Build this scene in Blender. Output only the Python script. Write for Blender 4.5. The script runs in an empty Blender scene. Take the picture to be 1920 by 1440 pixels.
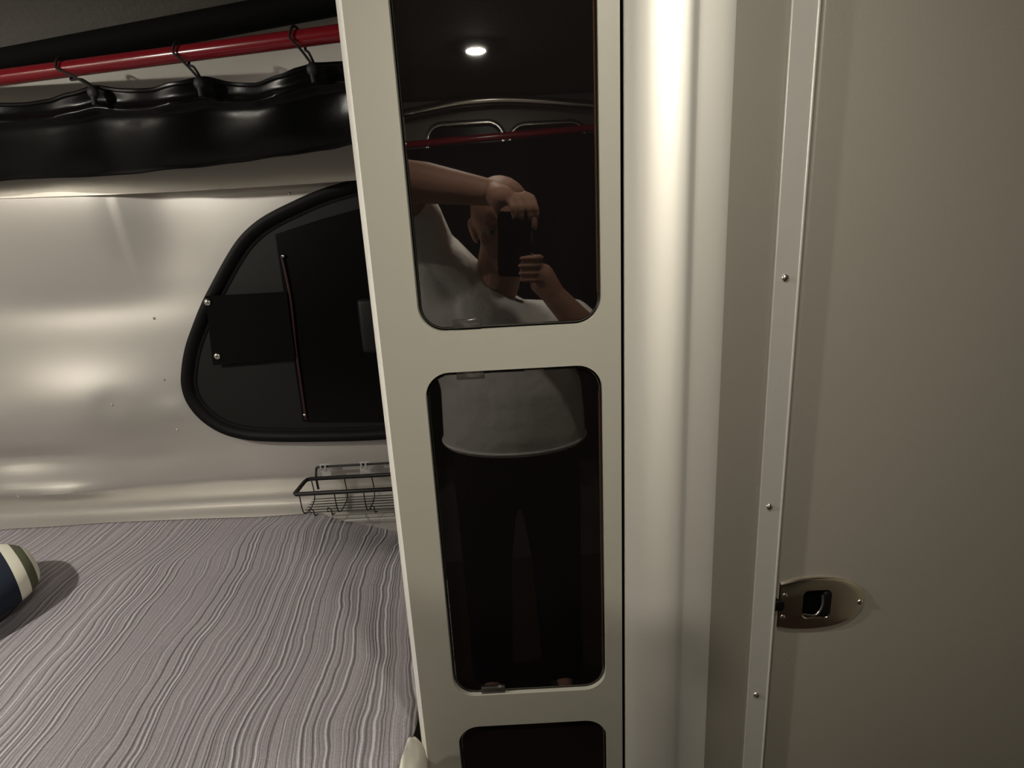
import bpy, bmesh, math, random
from mathutils import Vector, Matrix, noise
random.seed(7)
SC = bpy.context.scene
COL = SC.collection
PI = math.pi
EYE = 1.45                        # lens height over the floor

# ---------------------------------------------------------------- camera
F = 1060.0
_d = Vector((219, 4010, F)).normalized()
_ez = Vector((0, 0, 1))
_Y = (_ez - _d * _ez.dot(_d)).normalized()
_X = _d.cross(_Y)
_U = -_d


def w_of(c):                      # image-frame vector (right, down, ahead) -> world direction
    return Vector((c.dot(_X), c.dot(_Y), c.dot(_U)))


cam = bpy.data.cameras.new('camera')
cam.sensor_fit = 'HORIZONTAL'
cam.sensor_width = 36.0
cam.lens = 36.0 * F / 1920.0
cam.clip_start = 0.004
cam_o = bpy.data.objects.new('camera', cam)
COL.objects.link(cam_o)
CR = w_of(Vector((1, 0, 0)))
CU = w_of(Vector((0, -1, 0)))
CB = w_of(Vector((0, 0, -1)))
CAM = Matrix(((CR.x, CU.x, CB.x, 0), (CR.y, CU.y, CB.y, 0), (CR.z, CU.z, CB.z, EYE), (0, 0, 0, 1)))
cam_o.matrix_world = CAM
SC.camera = cam_o

# ---------------------------------------------------------------- view, world
SC.view_settings.view_transform = 'Standard'
SC.view_settings.look = 'None'
SC.view_settings.gamma = 1
SC.view_settings.exposure = 0.0
wd = bpy.data.worlds.new('night')
SC.world = wd
wd.use_nodes = True
wd.node_tree.nodes['Background'].inputs[0].default_value = (1, .93, .8, 1)
wd.node_tree.nodes['Background'].inputs[1].default_value = 0.012

# strengths of the ceiling lamps' lenses
LAMP_ROOM, LAMP_BED, LAMP_AISLE = 950.0, 1650.0, 550.0


# ---------------------------------------------------------------- pixels to points (1920 x 1440)
def P(u, v, Y=None, z=None):
    r = w_of(Vector((u - 960, v - 720, F)))
    t = Y / r.y if Y is not None else z / r.z
    p = r * t
    return Vector((p.x, p.y, p.z + EYE))


GLASS_Y = 0.655


def R(u, v, Y):                   # a point seen in the smoked doors, folded back into the room
    p = P(u, v, Y=2 * GLASS_Y - Y)
    return Vector((p.x, Y, p.z))


# ---------------------------------------------------------------- materials
def mat(name, col, rough=.5, metal=0., ior=1.45, coat=0., trans=0., emit=None, es=0., bump=None, aniso=0., spin=None):
    m = bpy.data.materials.new(name)
    m.use_nodes = True
    b = m.node_tree.nodes['Principled BSDF']
    b.inputs['Base Color'].default_value = (*col, 1)
    b.inputs['Roughness'].default_value = rough
    b.inputs['Metallic'].default_value = metal
    b.inputs['IOR'].default_value = ior
    b.inputs['Coat Weight'].default_value = coat
    b.inputs['Transmission Weight'].default_value = trans
    b.inputs['Anisotropic'].default_value = aniso
    if spin is not None:              # brushing direction
        tg = m.node_tree.nodes.new('ShaderNodeTangent')
        tg.direction_type = 'RADIAL'; tg.axis = 'Z'
        m.node_tree.links.new(tg.outputs[0], b.inputs['Tangent'])
        b.inputs['Anisotropic Rotation'].default_value = spin
    if emit:
        b.inputs['Emission Color'].default_value = (*emit, 1)
        b.inputs['Emission Strength'].default_value = es
    if bump:
        sc, st = bump
        nt = m.node_tree
        tc = nt.nodes.new('ShaderNodeTexCoord')
        no = nt.nodes.new('ShaderNodeTexNoise')
        no.inputs['Scale'].default_value = sc
        no.inputs['Detail'].default_value = 4
        bu = nt.nodes.new('ShaderNodeBump')
        bu.inputs['Strength'].default_value = st
        bu.inputs['Distance'].default_value = .01
        nt.links.new(tc.outputs['Object'], no.inputs['Vector'])
        nt.links.new(no.outputs['Fac'], bu.inputs['Height'])
        nt.links.new(bu.outputs['Normal'], b.inputs['Normal'])
    return m


M = {}
M['panel'] = mat('grey_laminate', (.445, .43, .365), .42, bump=(260, .03))
M['wallpanel'] = mat('grey_wall_laminate', (.28, .26, .22), .45, bump=(220, .04))
M['edge'] = mat('pale_edge_trim', (.92, .90, .83), .3)
M['acrylic'] = mat('smoked_acrylic', (.006, .005, .005), .015, ior=2.15)
M['acryledge'] = mat('amber_acrylic_edge', (.05, .022, .010), .12)
M['clearclip'] = mat('clear_plastic_clip', (.06, .055, .05), .12, ior=1.7)
M['dark'] = mat('gap_shade_black', (.0015, .0015, .0015), .9, ior=1.1)  # black that paints in the shade of gaps and recesses
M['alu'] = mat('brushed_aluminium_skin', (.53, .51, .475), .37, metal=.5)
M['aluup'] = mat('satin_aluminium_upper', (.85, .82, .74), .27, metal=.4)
M['column'] = mat('satin_aluminium_column', (.86, .84, .77), .54, metal=.85, aniso=.6, spin=.25)
M['strip'] = mat('mill_aluminium_strip', (.58, .565, .52), .38, metal=.3, bump=(60, .05))
M['chrome'] = mat('polished_chrome', (.85, .76, .62), .2, metal=1.)
M['steel'] = mat('screw_steel', (.8, .77, .7), .22, metal=1.)
M['blackplastic'] = mat('black_plastic', (.004, .004, .004), .55, ior=1.25)
M['blackrubber'] = mat('black_rubber', (.002, .002, .002), .85, ior=1.2)
M['blackgloss'] = mat('dark_window_pane', (.0025, .0025, .0025), .3, ior=1.25)
M['darkgrey'] = mat('dark_grey_plastic', (.010, .010, .009), .5, ior=1.3)
M['redstrip'] = mat('dark_red_binding', (.035, .010, .009), .4)
M['vinyl'] = mat('black_vinyl_curtain', (.003, .003, .003), .27, ior=1.25, bump=(30, .05))
M['drape'] = mat('black_cotton_drape', (.004, .0035, .0035), .9, ior=1.2)
M['rimmetal'] = mat('bright_rolled_rim', (.9, .87, .78), .2, metal=1.)
M['dimalu'] = mat('dull_aluminium', (.16, .15, .13), .5, metal=.5)
M['red'] = mat('red_enamel', (.16, .006, .011), .2)
M['cord'] = mat('brown_black_cord', (.007, .005, .004), .8)
M['clip'] = mat('grey_grommet', (.012, .012, .011), .6)
M['wire'] = mat('black_coated_wire', (.006, .005, .005), .5)
M['clear'] = mat('clear_acrylic', (.95, .95, .93), .08, trans=.7, ior=1.5)
M['ceil'] = mat('ceiling_fabric', (.085, .08, .07), .85, bump=(90, .15))
M['floor'] = mat('dark_wood_floor', (.022, .010, .006), .5)
M['sheet'] = mat('ivory_sheet', (.95, .92, .80), .6, bump=(22, .12))
M['mattress'] = mat('mattress_ticking', (.55, .53, .50), .8)
M['bedbase'] = mat('bed_base_laminate', (.20, .18, .16), .5)
M['skin'] = mat('skin', (.42, .22, .15), .65, bump=(120, .05))
M['shirt'] = mat('white_cotton_tee', (.84, .80, .74), .85, bump=(11, .8))
M['trousers'] = mat('black_trousers', (.004, .004, .005), .9, ior=1.2, bump=(20, .3))
M['shoe'] = mat('black_shoe', (.02, .02, .02), .5)
M['phone'] = mat('black_phone_glass', (.006, .006, .007), .12)
M['eye'] = mat('eye_white', (.30, .27, .24), .3)
M['iris'] = mat('dark_iris', (.03, .018, .01), .1)
M['lampring'] = mat('lamp_trim', (.5, .48, .43), .3, metal=.9)
M['lenslight'] = mat('lamp_lens_room', (1, .93, .8), .4, emit=(1, .93, .80), es=LAMP_ROOM)
M['lensbed'] = mat('lamp_lens_bed', (1, .93, .8), .4, emit=(1, .94, .84), es=LAMP_BED)
M['lensaisle'] = mat('lamp_lens_aisle', (1, .93, .8), .4, emit=(1, .94, .82), es=LAMP_AISLE)
M['wood'] = mat('brown_bench_front', (.07, .035, .02), .35)


def blanket_material():
    m = bpy.data.materials.new('striped_grey_weave')
    m.use_nodes = True
    nt = m.node_tree
    N, L = nt.nodes, nt.links
    b = N['Principled BSDF']
    b.inputs['Roughness'].default_value = .9
    tc = N.new('ShaderNodeTexCoord')
    wob = N.new('ShaderNodeTexNoise')
    wob.inputs['Scale'].default_value = 3.2
    wob.inputs['Detail'].default_value = 1.5
    sep = N.new('ShaderNodeSeparateXYZ')
    L.new(tc.outputs['UV'], sep.inputs[0])
    L.new(tc.outputs['Object'], wob.inputs['Vector'])
    mul = N.new('ShaderNodeMath'); mul.operation = 'MULTIPLY_ADD'
    mul.inputs[1].default_value = .085
    L.new(wob.outputs['Fac'], mul.inputs[0])
    L.new(sep.outputs['X'], mul.inputs[2])
    wo2 = N.new('ShaderNodeTexNoise')
    wo2.inputs['Scale'].default_value = 11
    L.new(tc.outputs['Object'], wo2.inputs['Vector'])
    mu2 = N.new('ShaderNodeMath'); mu2.operation = 'MULTIPLY_ADD'
    mu2.inputs[1].default_value = .016
    L.new(wo2.outputs['Fac'], mu2.inputs[0])
    L.new(mul.outputs[0], mu2.inputs[2])
    mul = mu2
    # thin raised white threads at uneven spacing, over broad tone bands
    st = N.new('ShaderNodeTexNoise'); st.noise_dimensions = '1D'
    st.inputs['Scale'].default_value = 210
    st.inputs['Detail'].default_value = 1.8
    L.new(mul.outputs[0], st.inputs['W'])
    rp = N.new('ShaderNodeValToRGB')
    e = rp.color_ramp.elements
    e[0].position = .33; e[0].color = (.17, .16, .175, 1)
    e[1].position = .74; e[1].color = (.60, .58, .62, 1)
    k = e.new(.50); k.color = (.345, .322, .345, 1)
    k = e.new(.58); k.color = (.375, .35, .375, 1)
    L.new(st.outputs['Fac'], rp.inputs[0])
    weave = N.new('ShaderNodeTexNoise')
    weave.inputs['Scale'].default_value = 420
    L.new(tc.outputs['Object'], weave.inputs['Vector'])
    mx = N.new('ShaderNodeMix'); mx.data_type = 'RGBA'; mx.blend_type = 'OVERLAY'
    mx.inputs[0].default_value = .35
    L.new(rp.outputs[0], mx.inputs[6])
    L.new(weave.outputs['Fac'], mx.inputs[7])
    L.new(mx.outputs[2], b.inputs['Base Color'])
    bu = N.new('ShaderNodeBump')
    bu.inputs['Strength'].default_value = .8
    bu.inputs['Distance'].default_value = .004
    L.new(st.outputs['Fac'], bu.inputs['Height'])
    L.new(bu.outputs['Normal'], b.inputs['Normal'])
    return m


M['blanket'] = blanket_material()


# ---------------------------------------------------------------- mesh helpers
def finish(bm, name, m, parent=None, smooth=True, angle=40):
    bmesh.ops.recalc_face_normals(bm, faces=bm.faces[:])
    me = bpy.data.meshes.new(name)
    bm.to_mesh(me)
    bm.free()
    if smooth:
        for p in me.polygons:
            p.use_smooth = True
        me.set_sharp_from_angle(angle=math.radians(angle))
    o = bpy.data.objects.new(name, me)
    COL.objects.link(o)
    for x in (m if isinstance(m, (list, tuple)) else [m]):
        me.materials.append(x)
    if parent is not None:
        o.parent = parent
        o.matrix_parent_inverse = Matrix.Translation(-Vector(parent.location)) if parent.type == 'EMPTY' else Matrix()
    return o


def tag(o, label, cat=None, group=None, kind=None):
    o['label'] = label
    if cat: o['category'] = cat
    if group: o['group'] = group
    if kind: o['kind'] = kind
    return o


def thing(name, label, cat, loc=(0, 0, 0), group=None, kind=None):
    o = bpy.data.objects.new(name, None)
    COL.objects.link(o)
    o.location = loc
    o.empty_display_size = .02
    return tag(o, label, cat, group, kind)


def struct(o, label=None):
    o['kind'] = 'structure'
    if label: o['label'] = label
    return o


def box(bm, lo, hi, bev=0., seg=2):
    r = bmesh.ops.create_cube(bm, size=1)
    vs = r['verts']
    lo, hi = Vector(lo), Vector(hi)
    for v in vs:
        v.co = Vector([(lo[i] + hi[i]) / 2 + v.co[i] * (hi[i] - lo[i]) for i in range(3)])
    if bev:
        es = list({e for v in vs for e in v.link_edges})
        bmesh.ops.bevel(bm, geom=es, offset=bev, segments=seg, affect='EDGES', profile=.5)


def tube(bm, pts, r, n=10, closed=False, flat=1.0):
    pts = [Vector(p) for p in pts]
    rr = r if isinstance(r, (list, tuple)) else [r] * len(pts)
    rings = []
    prev = None
    K = len(pts)
    for i, p in enumerate(pts):
        if closed:
            t = pts[(i + 1) % K] - pts[i - 1]
        else:
            t = pts[min(i + 1, K - 1)] - pts[max(i - 1, 0)]
        t.normalize()
        if prev is None:
            a = Vector((0, 0, 1)) if abs(t.z) < .9 else Vector((1, 0, 0))
            prev = t.cross(a).normalized()
        x = (prev - t * prev.dot(t))
        x = x.normalized() if x.length > 1e-6 else t.orthogonal().normalized()
        y = t.cross(x)
        prev = x
        rings.append([bm.verts.new(p + (x * math.cos(2 * PI * k / n) + y * math.sin(2 * PI * k / n) * flat) * rr[i]) for k in range(n)])
    for i in range(K if closed else K - 1):
        a, b = rings[i], rings[(i + 1) % K]
        for k in range(n):
            bm.faces.new((a[k], a[(k + 1) % n], b[(k + 1) % n], b[k]))
    if not closed:
        bm.faces.new(rings[0][::-1]); bm.faces.new(rings[-1])


def smooth_path(pts, n=8):
    pts = [Vector(p) for p in pts]
    out = []
    for i in range(len(pts) - 1):
        p0, p1, p2, p3 = pts[max(i - 1, 0)], pts[i], pts[i + 1], pts[min(i + 2, len(pts) - 1)]
        for k in range(n):
            t = k / n
            out.append(.5 * ((2 * p1) + (p2 - p0) * t + (2 * p0 - 5 * p1 + 4 * p2 - p3) * t * t + (3 * p1 - p0 - 3 * p2 + p3) * t ** 3))
    out.append(pts[-1])
    return out


def rrect(x0, x1, z0, z1, r, n=8):
    out = []
    for cx, cz, a0 in ((x1 - r, z1 - r, 0), (x0 + r, z1 - r, 90), (x0 + r, z0 + r, 180), (x1 - r, z0 + r, 270)):
        for k in range(n + 1):
            a = math.radians(a0 + 90 * k / n)
            out.append((cx + r * math.cos(a), cz + r * math.sin(a)))
    return out


def plate(bm, loops, y0, y1, f=None):
    """flat plate in X-Z with outer loop and holes, from y0 (front) to y1"""
    put = f or (lambda x, y, z: Vector((x, y, z)))
    front = []
    for lp in loops:
        front.append([bm.verts.new(put(x, y0, z)) for x, z in lp])
    es = []
    for lp in front:
        for i in range(len(lp)):
            es.append(bm.edges.new((lp[i - 1], lp[i])))
    g = bmesh.ops.triangle_fill(bm, use_beauty=True, use_dissolve=False, edges=es)
    fs = [x for x in g['geom'] if isinstance(x, bmesh.types.BMFace)]
    vmap = {}
    for li, lp in enumerate(loops):
        for vi, (x, z) in enumerate(lp):
            vmap[front[li][vi]] = bm.verts.new(put(x, y1, z))
    for fc in fs:
        bm.faces.new([vmap[v] for v in reversed(fc.verts)])
    for lp in front:
        for i in range(len(lp)):
            a, b = lp[i - 1], lp[i]
            bm.faces.new((a, b, vmap[b], vmap[a]))


def grid(bm, nx, ny, fn, uvf=None):
    vs = [[bm.verts.new(fn(i / nx, j / ny)) for i in range(nx + 1)] for j in range(ny + 1)]
    uv = bm.loops.layers.uv.new('UVMap') if uvf else None
    for j in range(ny):
        for i in range(nx):
            fc = bm.faces.new((vs[j][i], vs[j][i + 1], vs[j + 1][i + 1], vs[j + 1][i]))
            if uv:
                for lo, (a, b) in zip(fc.loops, ((i, j), (i + 1, j), (i + 1, j + 1), (i, j + 1))):
                    lo[uv].uv = uvf(a / nx, b / ny)
    return vs


def ball(bm, c, r, sub=2, scale=(1, 1, 1), rot=None):
    mt = Matrix.Translation(Vector(c))
    if rot is not None:
        mt = mt @ rot.to_4x4()
    mt = mt @ Matrix.Diagonal((*[s * r for s in scale], 1))
    bmesh.ops.create_icosphere(bm, subdivisions=sub, radius=1, matrix=mt)


def cap(bm, p0, r0, p1, r1):
    p0, p1 = Vector(p0), Vector(p1)
    tube(bm, [p0, p0.lerp(p1, .5), p1], [r0, (r0 + r1) / 2, r1], 18)
    ball(bm, p0, r0); ball(bm, p1, r1)


def loft(bm, rings, n=28):
    """rings: (centre, half width along lateral, half depth along depthward, lateral, depthward)"""
    rs = []
    for c, a, b, la, de in rings:
        rs.append([bm.verts.new(Vector(c) + Vector(la) * a * math.cos(2 * PI * k / n) + Vector(de) * b * math.sin(2 * PI * k / n)) for k in range(n)])
    for i in range(len(rs) - 1):
        for k in range(n):
            bm.faces.new((rs[i][k], rs[i][(k + 1) % n], rs[i + 1][(k + 1) % n], rs[i + 1][k]))
    bm.faces.new(rs[0][::-1]); bm.faces.new(rs[-1])


def sstep(a, b, x):
    t = max(0, min(1, (x - a) / (b - a)))
    return t * t * (3 - 2 * t)


def screw_bm(c, r, axis=(0, -1, 0), h=.4):
    """domed cross-head screw facing the room"""
    bm = bmesh.new()
    q = Vector((0, 0, 1)).rotation_difference(Vector(axis)).to_matrix()
    prof = [(0.0, h * r), (.35 * r, .95 * h * r), (.7 * r, .7 * h * r), (.93 * r, .3 * h * r), (r, 0), (r, -.3 * r)]
    n = 14
    rows = []
    for i, (a, z) in enumerate(prof):
        if i == 0:
            rows.append([bm.verts.new(Vector(c) + q @ Vector((0, 0, z)))])
        else:
            rows.append([bm.verts.new(Vector(c) + q @ Vector((a * math.cos(2 * PI * k / n), a * math.sin(2 * PI * k / n), z))) for k in range(n)])
    for k in range(n):
        bm.faces.new((rows[0][0], rows[1][k], rows[1][(k + 1) % n]))
        for i in range(1, len(rows) - 1):
            bm.faces.new((rows[i][k], rows[i + 1][k], rows[i + 1][(k + 1) % n], rows[i][(k + 1) % n]))
    bm.faces.new(rows[-1])
    for s in ((.5, .1), (.1, .5)):      # the cross recess
        b2 = bmesh.ops.create_cube(bm, size=1)['verts']
        for v in b2:
            v.co = Vector(c) + q @ Vector((v.co.x * 2 * s[0] * r, v.co.y * 2 * s[1] * r, h * r * .93 + v.co.z * .12 * r))
    return bm


# ---------------------------------------------------------------- the room
XL, XR, YF, YB, CEIL = -1.80, 1.15, -1.02, 1.45, EYE + .50

bm = bmesh.new(); box(bm, (XL, YF, -.03), (XR, YB + .06, 0))
struct(finish(bm, 'floor', M['floor']), 'dark wood floor of the trailer')


def gas_line(X):                  # where headliner and rear skin meet, slightly skewed
    t = (X + 1.10) / .78
    return Vector((X, 1.325 - .085 * t, EYE + .396 + .056 * t))


bm = bmesh.new()
prof_c = [(0, None), (.12, None), (.35, None), (.62, None), (1, None)]


def ceil_fn(s, t):
    X = XL + (XR - XL) * s
    e = gas_line(X)
    e = Vector((X, e.y + .012, e.z + .004))
    k = Vector((X, e.y - .17, CEIL))
    if t < .4:
        q = t / .4
        m_ = Vector((X, e.y - .055, CEIL - .005))
        return e * (1 - q) ** 2 + m_ * 2 * q * (1 - q) + k * q * q
    q = (t - .4) / .6
    return k.lerp(Vector((X, YF, CEIL)), q)


grid(bm, 24, 30, ceil_fn)
struct(finish(bm, 'ceiling', M['ceil']), 'dim grey fabric ceiling curving down to the rear wall')

bm = bmesh.new(); box(bm, (XL - .03, YF, 0), (XL, YB + .06, CEIL))
struct(finish(bm, 'wall_left', M['alu']))
bm = bmesh.new(); box(bm, (XR, YF, 0), (XR + .03, YB + .06, CEIL))
struct(finish(bm, 'wall_right', M['wallpanel']))
bm = bmesh.new(); box(bm, (XL, YF - .03, 0), (XR, YF, CEIL))
struct(finish(bm, 'wall_front', M['dimalu']))

# rear skin: beaten aluminium sheet with real dents
WY = 1.42
DENTS = []                        # (u, v, sigma_x m, sigma_z m, toward-room m)
for u, v, sx, sz, a in ((135, 765, .25, .105, .038), (-60, 790, .15, .06, .012), (40, 868, .15, .032, -.024),
                        (110, 925, .11, .020, .020), (10, 925, .07, .02, .010), (260, 850, .12, .05, -.010),
                        (215, 757, .035, .03, -.004), (120, 575, .25, .05, -.008), (330, 770, .05, .03, .006),
                        (300, 480, .10, .10, -.006), (270, 840, .07, .02, .005), (460, 880, .2, .05, .005)):
    p = P(u, v, Y=WY - .01)
    DENTS.append((p.x, p.z, sx, sz, a))


def rear_y(X, z):
    y = WY
    for dx, dz, sx, sz, a in DENTS:
        y -= a * math.exp(-((X - dx) / sx) ** 2 - ((z - dz) / sz) ** 2)
    y -= .004 * noise.noise(Vector((X * 3.1, z * 4.0, .3)))
    zr = z - EYE
    y += .030 * sstep(-.585, -.672, zr)
    y -= .088 * sstep(-.677, -.705, zr)         # skin rolls in, then out into the bed ledge
    y -= (.004 + .030 * sstep(-.78, -.98, X)) * sstep(-.13, .15, zr)
    # sheet joint: slight overlap step right of the seam near the crease
    y -= .003 * sstep(-.915, -.905, X) * sstep(-.12, .10, zr)
    return y


Z0, Z1 = EYE - .95, EYE + .165
bm = bmesh.new()
grid(bm, 200, 120, lambda s, t: Vector((XL + (.24 - XL) * s, rear_y(XL + (.24 - XL) * s, Z0 + (Z1 - Z0) * t), Z0 + (Z1 - Z0) * t)))
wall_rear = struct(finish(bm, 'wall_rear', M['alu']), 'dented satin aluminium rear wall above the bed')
bm = bmesh.new(); box(bm, (XL, YB + .03, 0), (XR, YB + .06, CEIL))
struct(finish(bm, 'wall_back', M['wallpanel']))

# upper skin with the rolled lip over the crease
UP = [(-.032, .147), (-.040, .1415), (-.0402, .150), (-.0400, .175), (-.0392, .215), (-.038, .26), (-.040, .32)]


def up_fn(s, t):
    X = XL + (.24 - XL) * s
    sag = .006 * math.sin((X + .2) * 3.4)
    n = len(UP)
    k = t * n
    i = min(int(k), n - 1)
    q = k - i
    e = gas_line(X)
    pts = [Vector((X, WY + a, EYE + b + (sag if j < 4 else 0))) for j, (a, b) in enumerate(UP)] + [Vector((X, e.y + .012, e.z + .006))]
    return pts[i].lerp(pts[min(i + 1, n)], q)


bm = bmesh.new(); grid(bm, 60, 42, up_fn)
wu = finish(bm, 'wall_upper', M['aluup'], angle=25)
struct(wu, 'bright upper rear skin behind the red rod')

# little blind rivets in the rear skin
for u, v in ((216, 757), (306, 713), (281, 599), (28, 934), (236, 362), (541, 362), (328, 808)):
    p = P(u, v, Y=1.405)
    rv = screw_bm((p.x, rear_y(p.x, p.z) - .0005, p.z), .0035, h=.7)
    finish(rv, 'rivet', M['steel'], wall_rear)

# black gasket between headliner and skin
bm = bmesh.new()
pts = [gas_line(XL + (.24 - XL) * i / 30) for i in range(31)]
tube(bm, [p + Vector((0, -.002, -.004)) for p in pts], .030, 14, flat=.85)
struct(finish(bm, 'trim_1', M['blackrubber']), 'thick black gasket where ceiling meets rear wall')

# ---------------------------------------------------------------- side window in the rear skin
win_px = [(664, 335), (600, 354), (540, 380), (487, 408), (450, 440), (424, 477), (397, 526), (376, 567), (359, 609), (345, 650),
          (338, 691), (338, 725), (349, 757), (374, 788), (412, 813), (457, 826), (510, 830), (600, 830), (718, 826)]
WYF = WY - .027
lp = [P(u, v, Y=WYF) for u, v in win_px]
outer = [(p.x, p.z) for p in lp] + [(-.13, EYE - .49), (-.06, EYE - .44), (-.04, EYE - .30), (-.05, EYE + .05), (-.09, EYE + .14), (-.15, EYE + .185), (-.25, EYE + .175)]
outer = [(p.x, p.y) for p in smooth_path([Vector((a, b, 0)) for a, b in outer + outer[:1]], 5)][:-1]


def inset(lp, d):
    n = len(lp)
    area = sum(lp[i - 1][0] * lp[i][1] - lp[i][0] * lp[i - 1][1] for i in range(n))
    s = 1 if area > 0 else -1
    out = []
    for i in range(n):
        a, b = Vector(lp[i - 3]), Vector(lp[(i + 3) % n])
        t = (b - a).normalized()
        nrm = Vector((-t.y, t.x)) * s
        out.append((lp[i][0] + nrm.x * d, lp[i][1] + nrm.y * d))
    return out


window = thing('window_1', 'teardrop black framed trailer window in the aluminium wall', 'window', (-.45, WYF, EYE - .2), kind='structure')
prof = [(0.000, WY + .03), (0.000, WYF + .006), (.003, WYF - .001), (.010, WYF - .004), (.020, WYF - .002), (.026, WYF + .004), (.030, WYF + .009), (.036, WYF + .010), (.040, WYF + .02)]
bm = bmesh.new()
rows = []
for d, y in prof:
    rows.append([bm.verts.new((x, y, z)) for x, z in inset(outer, d)])
for a, b in zip(rows, rows[1:]):
    for k in range(len(a)):
        bm.faces.new((a[k - 1], a[k], b[k], b[k - 1]))
finish(bm, 'window_frame', M['blackplastic'], window)
bm = bmesh.new(); plate(bm, [inset(outer, .034)], WYF + .012, WYF + .018)
finish(bm, 'window_pane', M['darkgrey'], window)


def pix_plate(name, px, y0, th, m, parent, label=None):
    bm = bmesh.new()
    plate(bm, [[(p.x, p.z) for p in (P(u, v, Y=y0) for u, v in px)]], y0, y0 + th)
    bmesh.ops.bevel(bm, geom=[e for e in bm.edges if not e.is_boundary and e.calc_face_angle(0) > .6], offset=.0012, segments=2, affect='EDGES')
    o = finish(bm, name, m, parent)
    if label: o['label'] = label
    return o


pix_plate('blind_panel', [(517, 440), (600, 412), (700, 385), (800, 370), (800, 790), (568, 791)], WYF + .003, .008, M['blackgloss'], window, 'flat black blind panel')
pix_plate('bracket_plate', [(386, 556), (536, 548), (552, 671), (400, 684)], WYF - .007, .004, M['blackrubber'], window, 'matt black plate with two screws')
bm = bmesh.new(); tube(bm, smooth_path([P(528, 478, Y=WYF), P(545, 560, Y=WYF), P(556, 660, Y=WYF), P(574, 786, Y=WYF)], 6), .0035, 8)
finish(bm, 'binding_strip', M['redstrip'], window)['label'] = 'dark red binding strip'
for u, v in ((389, 567), (407, 668)):
    finish(screw_bm(P(u, v, Y=WYF - .009), .0085, h=.45), 'screw', M['steel'], window)
for u, v in ((531, 480), (537, 562), (548, 660), (571, 778)):
    finish(screw_bm(P(u, v, Y=WYF - .002), .004, h=.6), 'rivet', M['steel'], window)
bm = bmesh.new()
c0, c1 = P(687, 560, Y=WYF - .02), P(697, 662, Y=WYF - .02)
box(bm, (c0.x - .024, WYF - .028, c1.z), (c0.x + .03, WYF + .002, c0.z), .011, 4)
finish(bm, 'window_latch', M['darkgrey'], window)

# ---------------------------------------------------------------- storage column with smoked doors
FY = .65
cab = thing('storage_cabinet', 'tall narrow grey cabinet with three smoked black doors', 'cabinet', (-.012, FY, 0))
DX0, DX1, RAD = -.1035, .1075, .030
DZ = [(EYE - .1045, EYE + .358), (EYE - .6165, EYE - .1535), (EYE - 1.135, EYE - .669)]
bm = bmesh.new()
plate(bm, [[(-.1500, 0), (.1300, 0), (.1300, CEIL), (-.1500, CEIL)]] + [rrect(DX0, DX1, a, b, RAD) for a, b in DZ], FY, FY + .018)
finish(bm, 'front_panel', M['panel'], cab)
bm = bmesh.new()
vs = []
for z in (0, CEIL):
    vs.append([bm.verts.new(v) for v in ((-.1502, FY, z), (-.1518, FY + .0012, z), (-.1600, FY + .0165, z), (-.1605, FY + .0185, z), (-.1605, FY + .0205, z), (-.1502, FY + .0205, z))])
for k in range(6):
    bm.faces.new((vs[0][k - 1], vs[0][k], vs[1][k], vs[1][k - 1]))
bm.faces.new(vs[0]); bm.faces.new(vs[1])
finish(bm, 'edge_trim', M['edge'], cab, angle=60)['label'] = 'pale bevelled left edge'
bm = bmesh.new()
box(bm, (-.1570, FY + .021, 0), (-.140, 1.06, CEIL)); box(bm, (.116, FY + .021, 0), (.1300, 1.06, CEIL)); box(bm, (-.14, 1.045, 0), (.116, 1.06, CEIL))
finish(bm, 'carcass', M['panel'], cab)
for a, b in ((EYE - .645, EYE - .633), (EYE - .135, EYE - .123), (.05, .062)):
    bm = bmesh.new(); box(bm, (-.139, FY + .03, a), (.115, 1.044, b))
    finish(bm, 'shelf', M['panel'], cab)
bm = bmesh.new(); box(bm, (-.139, FY + .0195, .02), (.115, FY + .026, CEIL - .02))  # shade inside the cabinet, painted as a black sheet
finish(bm, 'shade_sheet', M['dark'], cab)['label'] = 'black sheet painting the shade behind the doors'
for i, (a, b) in enumerate(DZ):
    g = .0022
    bm = bmesh.new()
    rows = []
    for d, y in ((0, FY + .017), (0, FY + .0062), (.0012, FY + .0052), (.0022, FY + .005)):
        rows.append([bm.verts.new((x, y, z)) for x, z in rrect(DX0 + g + d, DX1 - g - d, a + g + d, b - g - d, RAD - g - d)])
    for r0, r1 in zip(rows, rows[1:]):
        for k in range(len(r0)):
            bm.faces.new((r0[k - 1], r0[k], r1[k], r1[k - 1]))
    bm.faces.new(rows[-1]); bm.faces.new(rows[0])
    dr = finish(bm, 'door', M['acrylic'], cab, angle=4)
    dr['label'] = ['upper smoked black door reflecting the room', 'middle smoked black door', 'bottom smoked black door'][i]
    bm = bmesh.new()                      # amber edge along the right rim
    tube(bm, [(DX1 - g - .0012, FY + .0056, a + .034), (DX1 - g - .0012, FY + .0056, (a + b) / 2), (DX1 - g - .0012, FY + .0056, b - .034)], .0012, 8)
    o = finish(bm, 'edge_rim', M['acryledge'], dr)
    clips = {0: [(876, 607, 1)], 1: [(882, 703, -1), (925, 1293, 1)], 2: []}[i]
    for u, v, s in clips:
        c = P(u, v, Y=FY + .004)
        bm = bmesh.new()
        box(bm, (c.x - .0165, FY + .0022, c.z - .005), (c.x + .0165, FY + .0052, c.z + .005), .0009, 2)
        finish(bm, 'catch_tab', M['clearclip'], dr)['label'] = 'small clear catch tab'

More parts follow.
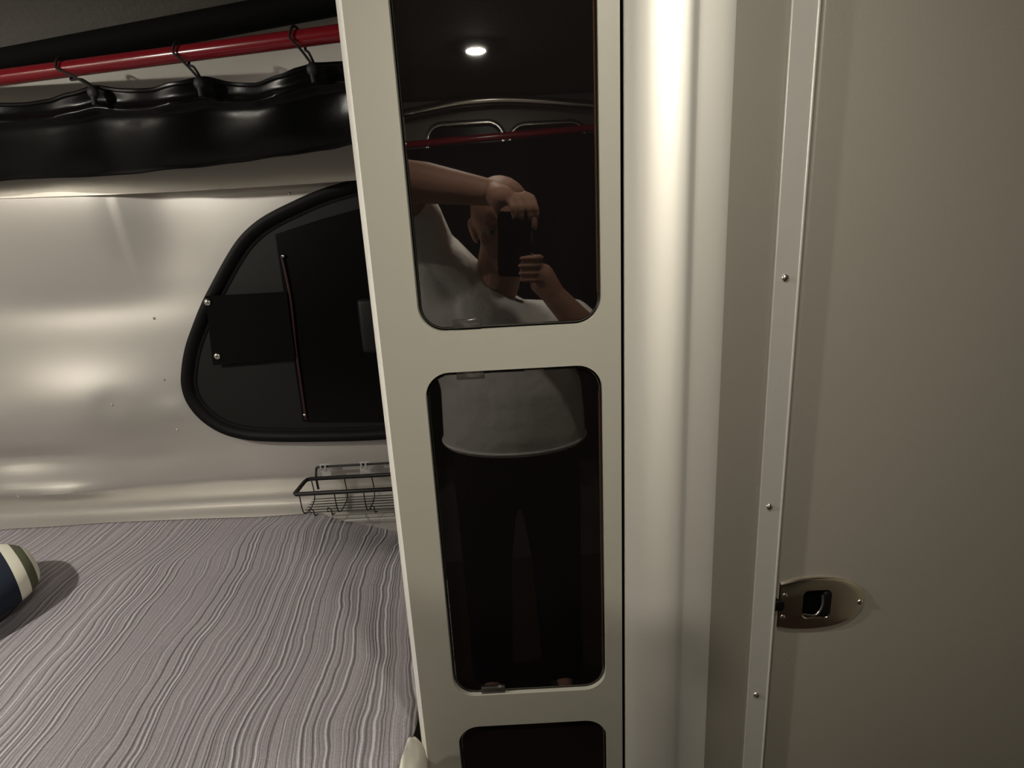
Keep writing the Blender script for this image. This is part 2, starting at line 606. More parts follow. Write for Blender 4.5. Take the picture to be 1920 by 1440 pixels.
# ---------------------------------------------------------------- curved aluminium column, bathroom wall, strip, door
colp = [(.1330, .668), (.1330, .656), (.1331, .6525), (.1345, .6510), (.1390, .6490), (.1450, .6463), (.1520, .6435), (.1620, .6400), (.1750, .6364),
        (.1890, .6335), (.1990, .6322), (.2050, .6319), (.2100, .6322), (.2160, .6320), (.2462, .6298), (.2472, .6304), (.2474, .6320), (.2474, .6480)]
colp = [(x * y / .65, y) for x, y in colp]
pp = smooth_path([Vector((x, y, 0)) for x, y in colp], 3)
bm = bmesh.new()
grid(bm, len(pp) - 1, 24, lambda s, t: Vector((pp[round(s * (len(pp) - 1))].x, pp[round(s * (len(pp) - 1))].y, CEIL * t)))
struct(finish(bm, 'trim_2', M['column'], angle=50), 'rounded satin aluminium corner column beside the cabinet')
bm = bmesh.new(); box(bm, (.1335, FY + .019, 0), (.25, FY + .03, CEIL))  # black strip painting the shade in the gap beside the column
struct(finish(bm, 'column_gap_shade', M['dark']))

bm = bmesh.new(); box(bm, (.2305, FY - .001, 0), (.3225, FY + .02, CEIL))
struct(finish(bm, 'wall_bathroom', M['wallpanel']), 'narrow grey wall panel between column and door strip')
# L-shaped door strip
bm = bmesh.new()
sx0, sx1 = .3018, .3298
prs = [(sx0, FY - .0012), (sx0, FY - .0058), (sx0 + .0012, FY - .0072), (sx1 - .0016, FY - .0072), (sx1 - .0008, FY - .0085), (sx1 + .0006, FY - .0085), (sx1 + .0012, FY - .007), (sx1 + .0012, FY + .016), (sx1 - .0012, FY + .016), (sx1 - .0012, FY - .0012)]
vs = [[bm.verts.new((x, y, z)) for x, y in prs] for z in (0, CEIL)]
n = len(prs)
for k in range(n):
    bm.faces.new((vs[0][k - 1], vs[0][k], vs[1][k], vs[1][k - 1]))
bm.faces.new(vs[0]); bm.faces.new(vs[1])
strip = struct(finish(bm, 'trim_3', M['strip'], angle=20), 'screwed aluminium strip along the bathroom door edge')
for z in (.217, -.0635, -.3472, -.6335, -.92, -1.2):
    finish(screw_bm(((.3182) * .643 / .65, FY - .0072, EYE + z), .0046, h=.55), 'screw', M['steel'], strip)
bm = bmesh.new(); box(bm, (.3340, FY + .017, 0), (1.10, FY + .03, CEIL))  # black backing that paints the shade in the door gap
struct(finish(bm, 'door_gap_shade', M['dark']))

door = thing('door_1', 'grey bathroom door with chrome finger latch', 'door', (.34, FY, 0), kind='structure')
bm = bmesh.new(); box(bm, (.3375, FY, .03), (1.08, FY + .0165, CEIL - .02), .0035, 3)
finish(bm, 'door_panel', M['wallpanel'], door)

# latch plate: straight left edge with a notch, round right end, square opening
cz = EYE - .4955
Lx0, Lx1, hh = .3388, .4535, .0395
lpz = []
for k in range(41):                       # right part: half superellipse
    a = -PI / 2 + PI * k / 40
    ex = abs(math.cos(a)) ** .8
    lpz.append((.378 + (Lx1 - .378) * ex, cz + hh * math.copysign(abs(math.sin(a)) ** .95, math.sin(a))))
lpz += [(.362, cz + .0385), (.350, cz + .0362), (Lx0, cz + .0335)]
lpz += [(Lx0, cz + .0085)] + [(Lx0 + .0062 * math.sin(PI * k / 8) ** .7, cz + .0085 * math.cos(PI * k / 8)) for k in range(1, 8)] + [(Lx0, cz - .0085)]
lpz += [(Lx0, cz - .0335), (.350, cz - .0362), (.362, cz - .0385)]
hole = rrect(.3690, .4070, cz - .0215, cz + .0215, .008, 6)
bm = bmesh.new()
rows = []
for sc_, y in ((1.0, FY - .0002), (1.0, FY - .0014), (.985, FY - .0028), (.955, FY - .0040), (.90, FY - .0046)):
    rows.append([bm.verts.new((Lx0 + (x - Lx0) * (sc_ if x > Lx0 + .007 else 1), y, cz + (z - cz) * sc_)) for x, z in lpz])
for r0, r1 in zip(rows, rows[1:]):
    for k in range(len(r0)):
        bm.faces.new((r0[k - 1], r0[k], r1[k], r1[k - 1]))
hv = [bm.verts.new((x, FY - .0046, z)) for x, z in hole]
hv2 = [bm.verts.new((x, FY - .0030, z)) for x, z in rrect(.3705, .4055, cz - .020, cz + .020, .007, 6)]
hv3 = [bm.verts.new((x, FY - .0001, z)) for x, z in rrect(.3705, .4055, cz - .020, cz + .020, .007, 6)]
es = [e for k in range(len(rows[-1])) for e in [bm.edges.get((rows[-1][k - 1], rows[-1][k]))]]
es += [bm.edges.new((hv[k - 1], hv[k])) for k in range(len(hv))]
bmesh.ops.triangle_fill(bm, use_beauty=True, edges=es)
for a, b in ((hv, hv2), (hv2, hv3)):
    for k in range(len(a)):
        bm.faces.new((a[k - 1], a[k], b[k], b[k - 1]))
latch = finish(bm, 'door_latch', M['chrome'], door, angle=35)
latch['label'] = 'rounded chrome latch plate'
bm = bmesh.new(); box(bm, (.3703, FY - .0009, cz - .0203), (.4058, FY + .0003, cz + .0203))  # depth of the opening painted as black shade
finish(bm, 'latch_recess', M['dark'], latch)
bm = bmesh.new()                          # the finger pull: bent chrome tongue inside the opening
yy = FY - .0052
tube(bm, smooth_path([(.3715, yy + .002, cz - .0145), (.381, yy, cz - .0155), (.3885, yy, cz - .0145), (.3935, yy, cz - .007), (.3952, yy, cz + .004), (.3945, yy + .001, cz + .0145)], 6), .0016, 10)
finish(bm, 'finger_rim', M['steel'], latch)
bm = bmesh.new(); box(bm, (.3958, FY - .0072, cz - .019), (.4050, FY - .0012, cz + .019), .003, 3)
finish(bm, 'finger_pull', M['blackplastic'], latch)
bm = bmesh.new(); box(bm, (.3322, FY - .0045, cz - .0075), (.3445, FY + .012, cz + .0075), .003, 3)
finish(bm, 'latch_bolt', M['blackplastic'], latch)
for x, z, r in ((.4460, cz, .0042), (.3445, cz + .0165, .0036), (.3437, cz - .0165, .0036)):
    finish(screw_bm((x, FY - .0046, z), r, h=.4), 'screw', M['steel'], latch)

# ---------------------------------------------------------------- red curtain rod, hooks, curtain
rodA, rodB = P(0, 146, Y=1.268), P(640, 62, Y=1.145)
rd = (rodB - rodA)
r0, r1 = rodA - rd * .85, rodA + rd * 1.55
bm = bmesh.new(); tube(bm, [r0.lerp(r1, k / 8) for k in range(9)], .0145, 20)
tag(finish(bm, 'curtain_rod', M['red']), 'glossy red tube rod under the ceiling over the bed', 'rod')


def rod_at(u):                    # point on the rod at an image column
    t = (u - 0) / 640
    return rodA + rd * (t * 1.0)


def curt_y(u): return 1.262 - .100 * (u / 640.0)


top_px = [(-420, 236), (-300, 262), (-170, 214), (-40, 196), (40, 194), (95, 190), (140, 178), (182, 163), (225, 168), (290, 170), (340, 160), (385, 147), (430, 155), (478, 158), (530, 146), (565, 132), (592, 122), (640, 117), (720, 128), (790, 112), (900, 118)]
bot_px = [(-420, 400), (-100, 345), (0, 333), (110, 330), (220, 323), (330, 312), (430, 300), (520, 288), (600, 276), (660, 264), (780, 240), (900, 220)]


def interp(tb, u):
    for (a, b), (c, d) in zip(tb, tb[1:]):
        if u <= c:
            q = (u - a) / (c - a)
            q = q * q * (3 - 2 * q) * .5 + q * .5
            return b + (d - b) * q
    return tb[-1][1]


def cur_fn(s, t, back=0.):
    u = -420 + 1320 * s
    y = curt_y(u)
    v = interp(top_px, u) * (1 - t) + interp(bot_px, u) * t
    fold = .010 * math.sin(u * .0305 + .8 + t * 1.2) * (1 - t * .55) + .007 * noise.noise(Vector((u * .008, t * 2.2, 1.7)))
    belly = .008 * math.sin(PI * min(1, t * 1.05)) ** .8 + .010 * math.exp(-((t - .24) / .06) ** 2) - .040 * t
    p = P(u, v, Y=y)
    return Vector((p.x, y - belly + fold + back, p.z))


bm = bmesh.new()
va = grid(bm, 150, 40, lambda s, t: cur_fn(s, t))
cur = finish(bm, 'curtain', M['vinyl'])
tag(cur, 'black vinyl curtain bunched along the red rod', 'curtain')
so = cur.modifiers.new('thick', 'SOLIDIFY'); so.thickness = .004; so.offset = 1
bm = bmesh.new()
tube(bm, [cur_fn(i / 150, 0) for i in range(151)], .0042, 8)
finish(bm, 'top_hem', M['vinyl'], cur)

hook_lab = ['single brown cord loop nearest the left on the red rod', 'double brown cord loop in the middle of the red rod', 'double brown cord loop nearest the cabinet on the red rod']
for i, (ru, cu, cv, spread) in enumerate(((132, 185, 167, .002), (358, 383, 151, .009), (566, 592, 127, .016))):
    rp = rod_at(ru)
    cp = cur_fn((cu + 420) / 1320, .05) + Vector((0, -.019, .004))
    h = thing('curtain_hook', hook_lab[i], 'hook', cp, 'cord loops holding the curtain')
    bm = bmesh.new()
    rr = .0195
    loop = [cp + Vector((-.001, 0, 0)), cp.lerp(rp + Vector((-spread / 2, -rr, 0)), .5)]
    for k in range(11):
        a = math.radians(-10 + 245 * k / 10)
        loop.append(rp + Vector((spread * (k / 10 - .5), -rr * math.cos(a), rr * math.sin(a))))
    loop += [cp.lerp(rp + Vector((spread / 2, rr, 0)), .5), cp + Vector((spread * .2, .003, 0))]
    tube(bm, smooth_path(loop, 3), .0024, 8)
    finish(bm, 'cord', M['cord'], h)
    bm = bmesh.new()
    ball(bm, cp + Vector((0, -.002, -.010)), .011, 2, (1, .7, 1.1))
    tube(bm, [cp + Vector((0, -.002, -.003)), cp + Vector((0, -.003, -.022)), cp + Vector((.002, -.006, -.034))], .005, 10)
    finish(bm, 'clip', M['clip'], h)

# ---------------------------------------------------------------- bed
BZ = EYE - .69
bed = thing('bed', 'low platform bed filling the corner left of the cabinet', 'bed', (-1.0, .85, 0))
bm = bmesh.new(); box(bm, (-1.78, .30, 0), (-.20, 1.33, BZ - .22), .006)
finish(bm, 'bed_base', M['bedbase'], bed)


def bed_z(X, Y):
    z = BZ
    z -= .075 * sstep(-.56, -.25, X) * sstep(1.12, 1.40, Y)
    z += .006 * noise.noise(Vector((X * 3.0, Y * 2.4, 4.1))) + .003 * noise.noise(Vector((X * 7, Y * 6, 1.3)))
    z += .004 * math.sin(5.5 * (X - .1 * Y) + 6 * Y) * sstep(-.2, -.7, X)
    return z


bm = bmesh.new(); box(bm, (-1.77, .345, 0), (-.235, 1.325, .19))
bmesh.ops.subdivide_edges(bm, edges=bm.edges[:], cuts=24, use_grid_fill=True)
for v in bm.verts:
    q = v.co.z / .19
    top = bed_z(v.co.x, v.co.y) - .034 - .02 * (sstep(-.265, -.235, v.co.x) + sstep(.375, .345, v.co.y) + sstep(1.29, 1.325, v.co.y))
    v.co.z = BZ - .219 + (top - BZ + .219) * q
finish(bm, 'mattress', M['mattress'], bed)


def bl_right(Y):
    return -.1695 - .0185 * sstep(.705, .59, Y) + .0015 * math.sin(Y * 40)


def bl_fn(s, t):
    Y = .285 + 1.10 * t
    xr = bl_right(Y)
    X = -1.775 + (xr + 1.775) * s
    z = bed_z(X, Y)
    e = sstep(xr - .035, xr, X)
    z -= .003 * e * e
    if Y < .33:
        z -= .10 * (1 - (Y - .285) / .045) ** 2
    return Vector((X, Y, z))


def bl_uv(s, t):
    p = bl_fn(s, t)
    return (p.x + .115 * (p.y - 1.0) + .5 + 1.6, p.y)


bm = bmesh.new()
grid(bm, 150, 110, bl_fn, bl_uv)
bla = finish(bm, 'blanket', M['blanket'])
tag(bla, 'grey striped woven blanket spread over the bed', 'blanket')
so = bla.modifiers.new('thick', 'SOLIDIFY'); so.thickness = .004; so.offset = -1


def sh_fn(s, t):
    Y = .345 + .90 * t
    puff = .050 * math.exp(-((Y - .615) / .085) ** 2) - .012 * sstep(.50, .42, Y)
    lim = -.196 + puff
    lim = min(lim, -.12 - .047 * sstep(.616, .646, Y))
    br = bl_right(Y)
    zp = .013 * sstep(.54, .60, Y) + .050 * math.exp(-((Y - .612) / .048) ** 2) + .012 * noise.noise(Vector((Y * 60, s * 9, 3.0))) * sstep(.65, .62, Y)
    w = .006 * noise.noise(Vector((s * 6, Y * 22, 2.0))) + .004 * noise.noise(Vector((s * 14, Y * 45 + s * 30, 5.0)))
    if s < .5:
        q = s / .5
        X = -.50 + (lim - .02 + .50) * q
        z = bed_z(min(X, -.19), Y) - .0165 + zp * sstep(br + .004, br + .021, X)
        z += w * q * q * .6 * (1 if Y < .66 else .1)
        return Vector((X, Y, z))
    q = (s - .5) / .5
    a = min(1, q / .3) * PI / 2
    X = lim - .02 + .02 * math.sin(a)
    z = bed_z(-.19, Y) - .0165 + zp * (1 - q) * sstep(br + .004, br + .021, X) - .03 * (1 - math.cos(a)) + w * .6 * (1 - q) * (1 if Y < .66 else .1)
    if q > .3:
        z -= .17 * (q - .3) / .7
        X -= puff * .55 * ((q - .3) / .7) - (w * 1.2 if Y < .645 else 0)
    return Vector((X, Y, z))


bm = bmesh.new(); grid(bm, 120, 200, sh_fn)
tag(finish(bm, 'fitted_sheet', M['sheet'], angle=70), 'ivory sheet bulging out from under the striped blanket beside the cabinet', 'sheet')

# pillow with navy body and striped end, lying on the blanket at the left
def pillow_material():
    m = bpy.data.materials.new('navy_striped_cotton')
    m.use_nodes = True
    nt = m.node_tree
    N, L = nt.nodes, nt.links
    b = N['Principled BSDF']; b.inputs['Roughness'].default_value = .85
    tc = N.new('ShaderNodeTexCoord'); sp = N.new('ShaderNodeSeparateXYZ')
    L.new(tc.outputs['Object'], sp.inputs[0])
    mr = N.new('ShaderNodeMapRange'); mr.inputs[1].default_value = -.25; mr.inputs[2].default_value = .25
    L.new(sp.outputs['X'], mr.inputs[0])
    rp = N.new('ShaderNodeValToRGB'); rp.color_ramp.interpolation = 'CONSTANT'
    e = rp.color_ramp.elements
    e[0].position = 0; e[0].color = (.006, .012, .03, 1)
    e[1].position = PB[0]; e[1].color = (.85, .83, .70, 1)
    for p, c in ((PB[1], (.10, .105, .06, 1)), (PB[2], (.85, .83, .70, 1)), (PB[3], (.80, .78, .66, 1))):
        k = e.new(p); k.color = c
    L.new(mr.outputs[0], rp.inputs[0]); L.new(rp.outputs[0], b.inputs['Base Color'])
    return m


PB = (.885, .925, .955, .995)
bm = bmesh.new()


def pil(s, t):
    th, ph = 2 * PI * s, PI * (t - .5)
    ce = lambda x, p: math.copysign(abs(x) ** p, x)
    return Vector((.24 * math.sin(ph) if abs(ph) < 1.57 else .24 * math.copysign(1, ph), .17 * ce(math.cos(ph), .62) * ce(math.cos(th), .8), .062 * ce(math.cos(ph), .62) * ce(math.sin(th), .9)))


grid(bm, 40, 48, pil)
bmesh.ops.remove_doubles(bm, verts=bm.verts[:], dist=1e-5)
pw = finish(bm, 'pillow', pillow_material(), angle=80)
tag(pw, 'navy pillow with cream and olive stripes at the left edge of the bed', 'pillow')
pe = P(66, 1075, z=-.655)
ang = math.radians(50)
pw.location = (pe.x - .235 * math.cos(ang), pe.y - .235 * math.sin(ang), BZ + .062)
pw.rotation_euler = (0, 0, ang)

# ---------------------------------------------------------------- wire basket with its clear wall hooks
rack = thing('wire_rack', 'small black wire basket fixed to the wall above the bed', 'rack', P(660, 920, Y=1.35))
yb, yf = 1.372, 1.282
A = P(576, 897, Y=yb); Bf = P(559, 928, Y=yf)
Lr = .34
zt = (A.z + Bf.z) / 2
xb, xf = A.x, Bf.x
bm = bmesh.new()


def flatbar(bm, p, q, w, h):
    p, q = Vector(p), Vector(q)
    t = (q - p).normalized(); s = t.cross(Vector((0, 0, 1))).normalized()
    vs = []
    for e in (p, q):
        vs.append([bm.verts.new(e + s * a * w / 2 + Vector((0, 0, b * h / 2))) for a, b in ((-1, -1), (1, -1), (1, 1), (-1, 1))])
    for k in range(4):
        bm.faces.new((vs[0][k - 1], vs[0][k], vs[1][k], vs[1][k - 1]))
    bm.faces.new(vs[0]); bm.faces.new(vs[1])


x0 = min(xb, xf) - .002
tube(bm, [(x0 + .012, yb, zt), (x0 + .003, yb - .004, zt), (x0, yb - .014, zt), (x0, yf + .005, zt), (x0 + .004, yf, zt), (x0 + Lr - .004, yf, zt), (x0 + Lr, yf + .005, zt), (x0 + Lr, yb - .014, zt), (x0 + Lr - .012, yb, zt)], .0052, 10, closed=True)
finish(bm, 'rim', M['wire'], rack)
zb = zt - .058
for k in range(6):
    bm = bmesh.new()
    y = yf + .012 + (yb - yf - .014) * k / 5
    tube(bm, [(x0 + .010, y, zb + .001), (x0 + Lr - .010, y, zb + .001)], .0012, 6)
    finish(bm, 'floor_wire', M['wire'], rack)
for x in (x0 + .012, x0 + .098, x0 + .170, x0 + .242, x0 + Lr - .012):
    bm = bmesh.new(); tube(bm, smooth_path([(x, yf, zt), (x + .002, yf + .010, zb), (x + .002, yb - .003, zb), (x, yb, zt)], 5), .0014, 6)
    finish(bm, 'rib', M['wire'], rack)
for x in (x0 + .035, x0 + .079, x0 + .186, x0 + .26):
    bm = bmesh.new(); tube(bm, smooth_path([(x - .006, yf + .012, zb), (x - .005, yf + .004, zb + .012), (x, yf, zb + .017), (x + .005, yf + .002, zb + .010), (x + .006, yf + .004, zb - .004), (x + .012, yf + .008, zb - .002)], 4), .0013, 6)
    finish(bm, 'front_hook', M['wire'], rack)
zh = P(600, 874, Y=yb + .018).z
xh = P(594, 890, Y=yb + .012).x
bm = bmesh.new()
tube(bm, smooth_path([(xh + .003, yb, zt - .03), (xh, yb + .004, zt), (xh, yb + .012, zh - .010), (xh + .002, yb + .013, zh - .003), (xh + .010, yb + .013, zh), (xh + .06, yb + .013, zh), (xh + .19, yb + .013, zh), (xh + .215, yb + .013, zh), (xh + .222, yb + .012, zh - .010), (xh + .222, yb, zt)], 5), .0031, 8)
finish(bm, 'hanger_bar', M['wire'], rack)
for i, u in enumerate((607, 683)):
    c = P(u, 876, Y=yb + .012)
    h = thing('adhesive_hook', ['clear adhesive hook at the left end of the wire basket bar', 'clear adhesive hook at the middle of the wire basket bar'][i], 'hook', c, 'clear hooks holding the wire basket')
    bm = bmesh.new(); box(bm, (c.x - .014, yb + .0175, zh - .032), (c.x + .014, yb + .0195, zh + .006), .0008, 2)
    finish(bm, 'backplate', M['clear'], h)
    bm = bmesh.new()
    for s in (-.006, .006):
        tube(bm, smooth_path([(c.x + s, yb + .0165, zh - .0075), (c.x + s, yb + .010, zh - .0075), (c.x + s, yb + .0065, zh - .003), (c.x + s, yb + .0070, zh + .007)], 4), .0024, 8)
    finish(bm, 'prongs', M['clear'], h)


# ---------------------------------------------------------------- ceiling lamps
def lamp(name, label, loc, r, lens, dome=((1, 0), (.85, .004), (.5, .007))):
    t = thing(name, label, 'lamp', loc, 'ceiling spotlights')
    x, y, z = loc
    bm = bmesh.new()
    prof = [(r * 1.02, 0), (r * 1.5, 0), (r * 1.52, -.003), (r * 1.35, -.008), (r * 1.05, -.010), (r * 1.0, -.006)]
    n = 32
    rows = [[bm.verts.new((x + a * math.cos(2 * PI * k / n), y + a * math.sin(2 * PI * k / n), z + b)) for k in range(n)] for a, b in prof]
    for a, b in zip(rows, rows[1:]):
        for k in range(n):
            bm.faces.new((a[k - 1], a[k], b[k], b[k - 1]))
    finish(bm, 'trim_ring', M['lampring'], t)
    bm = bmesh.new()
    rows = [[bm.verts.new((x + r * a * math.cos(2 * PI * k / n), y + r * a * math.sin(2 * PI * k / n), z - .006 - b)) for k in range(n)] for a, b in dome]
    for a, b in zip(rows, rows[1:]):
        for k in range(n):
            bm.faces.new((a[k - 1], a[k], b[k], b[k - 1]))
    bm.faces.new(rows[-1])
    finish(bm, 'lens', lens, t)


p = R(892, 93, -.42)
lamp('ceiling_light', 'small round ceiling light mirrored in the upper smoked door', (p.x, p.y, CEIL - .001), .026, M['lenslight'])
lamp('ceiling_light', 'small round ceiling light over the bed', (-1.50, .25, CEIL - .001), .03, M['lensbed'], ((1, 0), (.97, .010), (.86, .020), (.66, .028), (.38, .033)))
lamp('ceiling_light', 'small round ceiling light over the aisle in front of the cabinet', (.12, .22, CEIL - .001), .026, M['lensaisle'])

# ---------------------------------------------------------------- opposite side, seen only in the smoked doors
bm = bmesh.new()
arch = [R(u, v, YF + .07) for u, v in ((740, 216), (780, 209), (860, 193), (940, 187), (1020, 190), (1080, 195), (1140, 200))]
arch = [Vector((XL + .02, arch[0].y, arch[0].z - .20)), Vector(((XL + arch[0].x) / 2, arch[0].y, arch[0].z - .07))] + arch + [Vector(((XR + arch[-1].x) / 2, arch[0].y, arch[-1].z - .05)), Vector((XR - .02, arch[0].y, arch[-1].z - .16))]
tube(bm, smooth_path(arch, 6), .016, 16)
struct(finish(bm, 'trim_6', M['rimmetal']), 'bright rounded aluminium arch over the front windows')
for i, (ua, ub) in enumerate(((800, 944), (956, 1100))):
    a, b = R(ua, 262, YF + .03), R(ub, 245, YF + .03)
    zt_ = (R((ua + ub) / 2, 230, YF + .03)).z
    w_ = thing('window_%d' % (i + 2), ['front window with rounded top left of the centre post', 'front window with rounded top right of the centre post'][i], 'window', ((a.x + b.x) / 2, YF, zt_ - .3), kind='structure')
    lpw = rrect(min(a.x, b.x), max(a.x, b.x), zt_ - .62, zt_, .06)
    bm = bmesh.new()
    tube(bm, [(x, YF + .012, z) for x, z in lpw], .012, 12, closed=True)
    finish(bm, 'window_frame', M['rimmetal'], w_)
    bm = bmesh.new(); plate(bm, [lpw], YF + .004, YF + .009)
    finish(bm, 'window_pane', M['blackgloss'], w_)
ra, rb = R(760, 272, YF + .13), R(1130, 238, YF + .13)
dv = rb - ra
bm = bmesh.new(); tube(bm, [ra + dv * ((XL + .001 - ra.x) / dv.x), ra, rb, ra + dv * ((XR - .001 - ra.x) / dv.x)], .0125, 16)
tag(finish(bm, 'curtain_rod', M['red']), 'red tube rod over the front windows, mirrored in the upper door', 'rod')
bm = bmesh.new()


def fc(s, t):
    q = ra + dv * ((XL + .06 - ra.x) / dv.x) + dv * ((XR - XL - .12) / dv.x * s)
    return Vector((q.x, YF + .13 + .018 * math.sin(s * 90) * (.4 + .6 * t), q.z - .0165 - (q.z - .55) * t))


grid(bm, 220, 12, fc)
fcur = tag(finish(bm, 'curtain', M['drape']), 'long black curtain hanging below the front red rod', 'curtain')
so = fcur.modifiers.new('thick', 'SOLIDIFY'); so.thickness = .003

# ---------------------------------------------------------------- the person holding the phone
def remesh(o, vox, it=6, fac=.5):
    r = o.modifiers.new('skin', 'REMESH'); r.mode = 'VOXEL'; r.voxel_size = vox; r.use_smooth_shade = True
    s = o.modifiers.new('soft', 'SMOOTH'); s.factor = fac; s.iterations = it


Vv = Vector
PY = -.23
shL, shR = R(805, 470, -.23), R(1066, 604, -.25)
elL, wrL = R(742, 335, -.02), R(925, 362, -.045)
elR, wrR = R(1165, 690, -.10), R(1040, 556, -.055)
hd = R(944, 420, -.190)
neck0 = R(930, 520, -.225)
chest = (shL + shR) / 2 + Vv((0, .0, -.10))
belly = R(958, 720, -.235)
pelv = R(968, 850, -.24)
lat = (shR - shL).normalized()
X1, Y1 = Vv((1, 0, 0)), Vv((0, 1, 0))

person = thing('person', 'man in a white t-shirt and black trousers holding up a black phone with both hands', 'person', (pelv.x, -.24, 0))
bm = bmesh.new()
# trunk under the clothes, neck
loft(bm, [(pelv + Vv((0, 0, -.06)), .13, .09, X1, Y1), (belly, .135, .095, X1, Y1), (chest, .135, .095, lat, Y1), (chest + Vv((0, 0, .07)), .09, .06, lat, Y1)])
cap(bm, shL, .050, chest, .05); cap(bm, shR, .050, chest, .05)
cap(bm, neck0 + Vv((0, 0, -.02)), .062, hd + Vv((-.006, -.02, -.05)), .056)
# head: skull, jaw, features; face turned to the phone, tipped slightly
tilt = Matrix.Rotation(math.radians(-9), 3, 'Y') @ Matrix.Rotation(math.radians(-8), 3, 'X')
H = lambda x, y, z: hd + tilt @ Vv((x, y, z))
ball(bm, H(0, -.012, .030), .1, 3, (.078, .098, .088) and (.78, .98, .88), tilt)
ball(bm, H(0, .020, -.020), .1, 3, (.68, .74, .86), tilt)
ball(bm, H(0, .045, -.085), .1, 3, (.46, .42, .36), tilt)
ball(bm, H(0, .077, .020), .1, 2, (.52, .16, .13), tilt)                  # brow
cap(bm, H(0, .088, .012), .010, H(0, .112, -.026), .0155)                  # nose
ball(bm, H(-.012, .100, -.030), .010, 2); ball(bm, H(.012, .100, -.030), .010, 2)
ball(bm, H(0, .086, -.057), .1, 2, (.25, .09, .055), tilt); ball(bm, H(0, .084, -.068), .1, 2, (.22, .09, .06), tilt)
ball(bm, H(0, .078, -.098), .1, 2, (.2, .14, .14), tilt)                   # chin
for s in (-1, 1):
    ball(bm, H(s * .042, .060, -.020), .1, 2, (.24, .20, .2), tilt)        # cheek
    ball(bm, H(s * .078, -.008, -.004), .1, 2, (.10, .18, .32), tilt)      # ear
    ball(bm, H(s * .085, -.014, .006), .1, 2, (.06, .17, .24), tilt)
# arms
cap(bm, shL, .050, elL, .043); cap(bm, elL, .043, elL.lerp(wrL, .3), .045); cap(bm, elL.lerp(wrL, .3), .045, wrL, .029)
cap(bm, shR, .050, elR, .042); cap(bm, elR, .042, elR.lerp(wrR, .3), .044); cap(bm, elR.lerp(wrR, .3), .044, wrR, .029)

# the phone in camera-aligned axes: dx right, dy up, dz behind the lens
C = lambda dx, dy, dz: Vv((0, 0, EYE)) + CR * dx + CU * dy + CB * dz
PX0, PX1, PY0, PY1, PZ0, PZ1 = -.014, .062, -.098, .050, .0035, .0115


def finger(bm, pts, r):
    for k in range(len(pts) - 1):
        cap(bm, pts[k], r * (1 - .10 * k), pts[k + 1], r * (1 - .10 * (k + 1)))


# left hand comes over the top edge: palm behind the upper left corner, fingers along the top, thumb down the screen side
pc = C(-.010, .079, .016)
cap(bm, wrL, .028, pc, .025); cap(bm, wrL, .026, C(.004, .082, .020), .020)
for k, (x, ln) in enumerate(((.000, .9), (.018, 1.0), (.036, .96), (.052, .80))):
    b0 = C(x - .006, .076 + .003 * k, .016)
    finger(bm, [b0, C(x + .010, .074 + .002 * k, .006), C(x + .018, .062, -.0060), C(x + .022, .062 - .024 * ln, -.0060)], .0085)
finger(bm, [C(-.020, .066, .020), C(-.014, .040, .0255), C(.004, .024, .0235)], .0098)
# right hand closes on the lower right: fingers across the back, thumb on the screen edge
cap(bm, wrR, .028, C(.092, -.097, .018), .026); cap(bm, wrR, .027, C(.084, -.122, .020), .022)
for k, (y, ln) in enumerate(((-.052, .85), (-.070, 1.0), (-.088, .95), (-.105, .78))):
    finger(bm, [C(.086, y - .006, .016), C(.081, y, .002), C(.071, y + .002, -.0062), C(.056, y + .002, -.0066), C(.056 - .022 * ln, y + .001, -.0056)], .0085)
finger(bm, [C(.086, -.090, .028), C(.076, -.066, .028), C(.058, -.050, .0235)], .0098)
# legs inside the trousers, down to the ankles
hips = [pelv + Vv((s * .09, 0, -.03)) for s in (-1, 1)]
knees = [Vv((pelv.x + s * .105, -.215, .50)) for s in (-1, 1)]
ank = [Vv((pelv.x + s * .115, -.26, .085)) for s in (-1, 1)]
for h, k, a in zip(hips, knees, ank):
    cap(bm, h, .07, k, .048); cap(bm, k, .048, k.lerp(a, .3), .05); cap(bm, k.lerp(a, .3), .05, a, .034)
    cap(bm, a, .033, a + Vv((0, .11, -.045)), .026)
body = finish(bm, 'body', M['skin'], person)
remesh(body, .0042, 5)
for s in (-1, 1):
    bm = bmesh.new(); ball(bm, H(s * .031, .0775, -.002), .0135, 3)
    ey = finish(bm, 'eye', M['eye'], person)
    bm = bmesh.new(); ball(bm, H(s * .031, .0875, -.002), .0062, 2, (1, .7, 1), tilt)
    finish(bm, 'iris', M['iris'], ey)
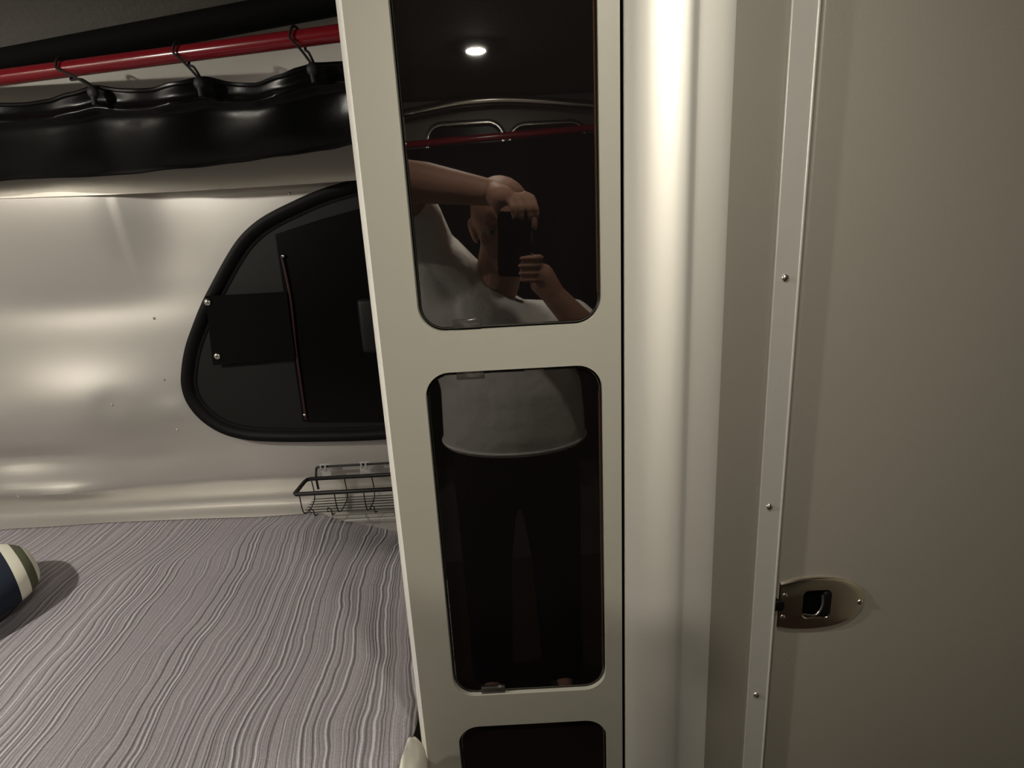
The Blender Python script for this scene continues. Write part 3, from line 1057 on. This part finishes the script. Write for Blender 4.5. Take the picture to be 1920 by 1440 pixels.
# t-shirt
bm = bmesh.new()
hem = R(965, 822, -.23)
loft(bm, [(hem, .205, .155, X1, Y1), (hem + Vv((0, 0, .05)), .203, .158, X1, Y1), (belly + Vv((0, 0, .0)), .198, .155, X1, Y1), (belly.lerp(chest, .5), .188, .14, (X1 + lat * .5).normalized(), Y1),
          (chest, .185, .125, lat, Y1), (chest + Vv((0, 0, .055)), .165, .105, lat, Y1), (chest + Vv((0, -.005, .095)), .115, .085, lat, Y1), (neck0 + Vv((0, 0, -.035)), .075, .070, lat, Y1)])
cap(bm, shL, .072, shL.lerp(elL, .52), .068); cap(bm, shL + Vv((.01, 0, -.02)), .08, chest + Vv((0, 0, -.02)), .09); cap(bm, shL + Vv((.0, 0, -.04)), .078, belly + Vv((-.10, 0, .02)), .10)
cap(bm, shR, .070, shR.lerp(elR, .62), .066); cap(bm, shR + Vv((-.01, 0, -.02)), .08, chest + Vv((0, 0, -.02)), .09)
tee = finish(bm, 't_shirt', M['shirt'], person)
remesh(tee, .006, 8)
bm = bmesh.new()
tube(bm, [hem + Vv((.2055 * math.cos(a), .1555 * math.sin(a), .012)) for a in [2 * PI * k / 40 for k in range(40)]], .0035, 8, closed=True)
finish(bm, 'hem', M['shirt'], tee)
# trousers
bm = bmesh.new()
loft(bm, [(pelv + Vv((0, 0, -.10)), .185, .125, X1, Y1), (pelv, .182, .128, X1, Y1), (pelv + Vv((0, 0, .06)), .176, .125, X1, Y1)])
for h, k, a in zip(hips, knees, ank):
    cap(bm, h + Vv((0, 0, -.04)), .098, k, .075); cap(bm, k, .075, a + Vv((0, .01, -.005)), .068)
tr = finish(bm, 'trousers', M['trousers'], person)
remesh(tr, .008, 5)
for a in ank:
    bm = bmesh.new()
    loft(bm, [(a + Vv((0, -.075, -.045)), .030, .035, X1, Vv((0, 0, 1))), (a + Vv((0, -.05, -.040)), .040, .044, X1, Vv((0, 0, 1))), (a + Vv((0, .03, -.042)), .045, .042, X1, Vv((0, 0, 1))),
              (a + Vv((0, .12, -.052)), .050, .032, X1, Vv((0, 0, 1))), (a + Vv((0, .175, -.058)), .036, .025, X1, Vv((0, 0, 1)))])
    finish(bm, 'shoe', M['shoe'], person)

ph = thing('smartphone', 'black smartphone held upright in front of the person', 'phone', C(.024, -.024, .0115))
bm = bmesh.new()
plate(bm, [rrect(PX0, PX1, PY0, PY1, .011)], PZ0, PZ1, lambda x, y, z: C(x, z, y))
finish(bm, 'phone_body', M['phone'], ph)
bm = bmesh.new()
plate(bm, [rrect(-.0125, .0225, -.013, .040, .008)], .0018, PZ0 + .0002, lambda x, y, z: C(x, z, y))
finish(bm, 'camera_bump', M['phone'], ph)
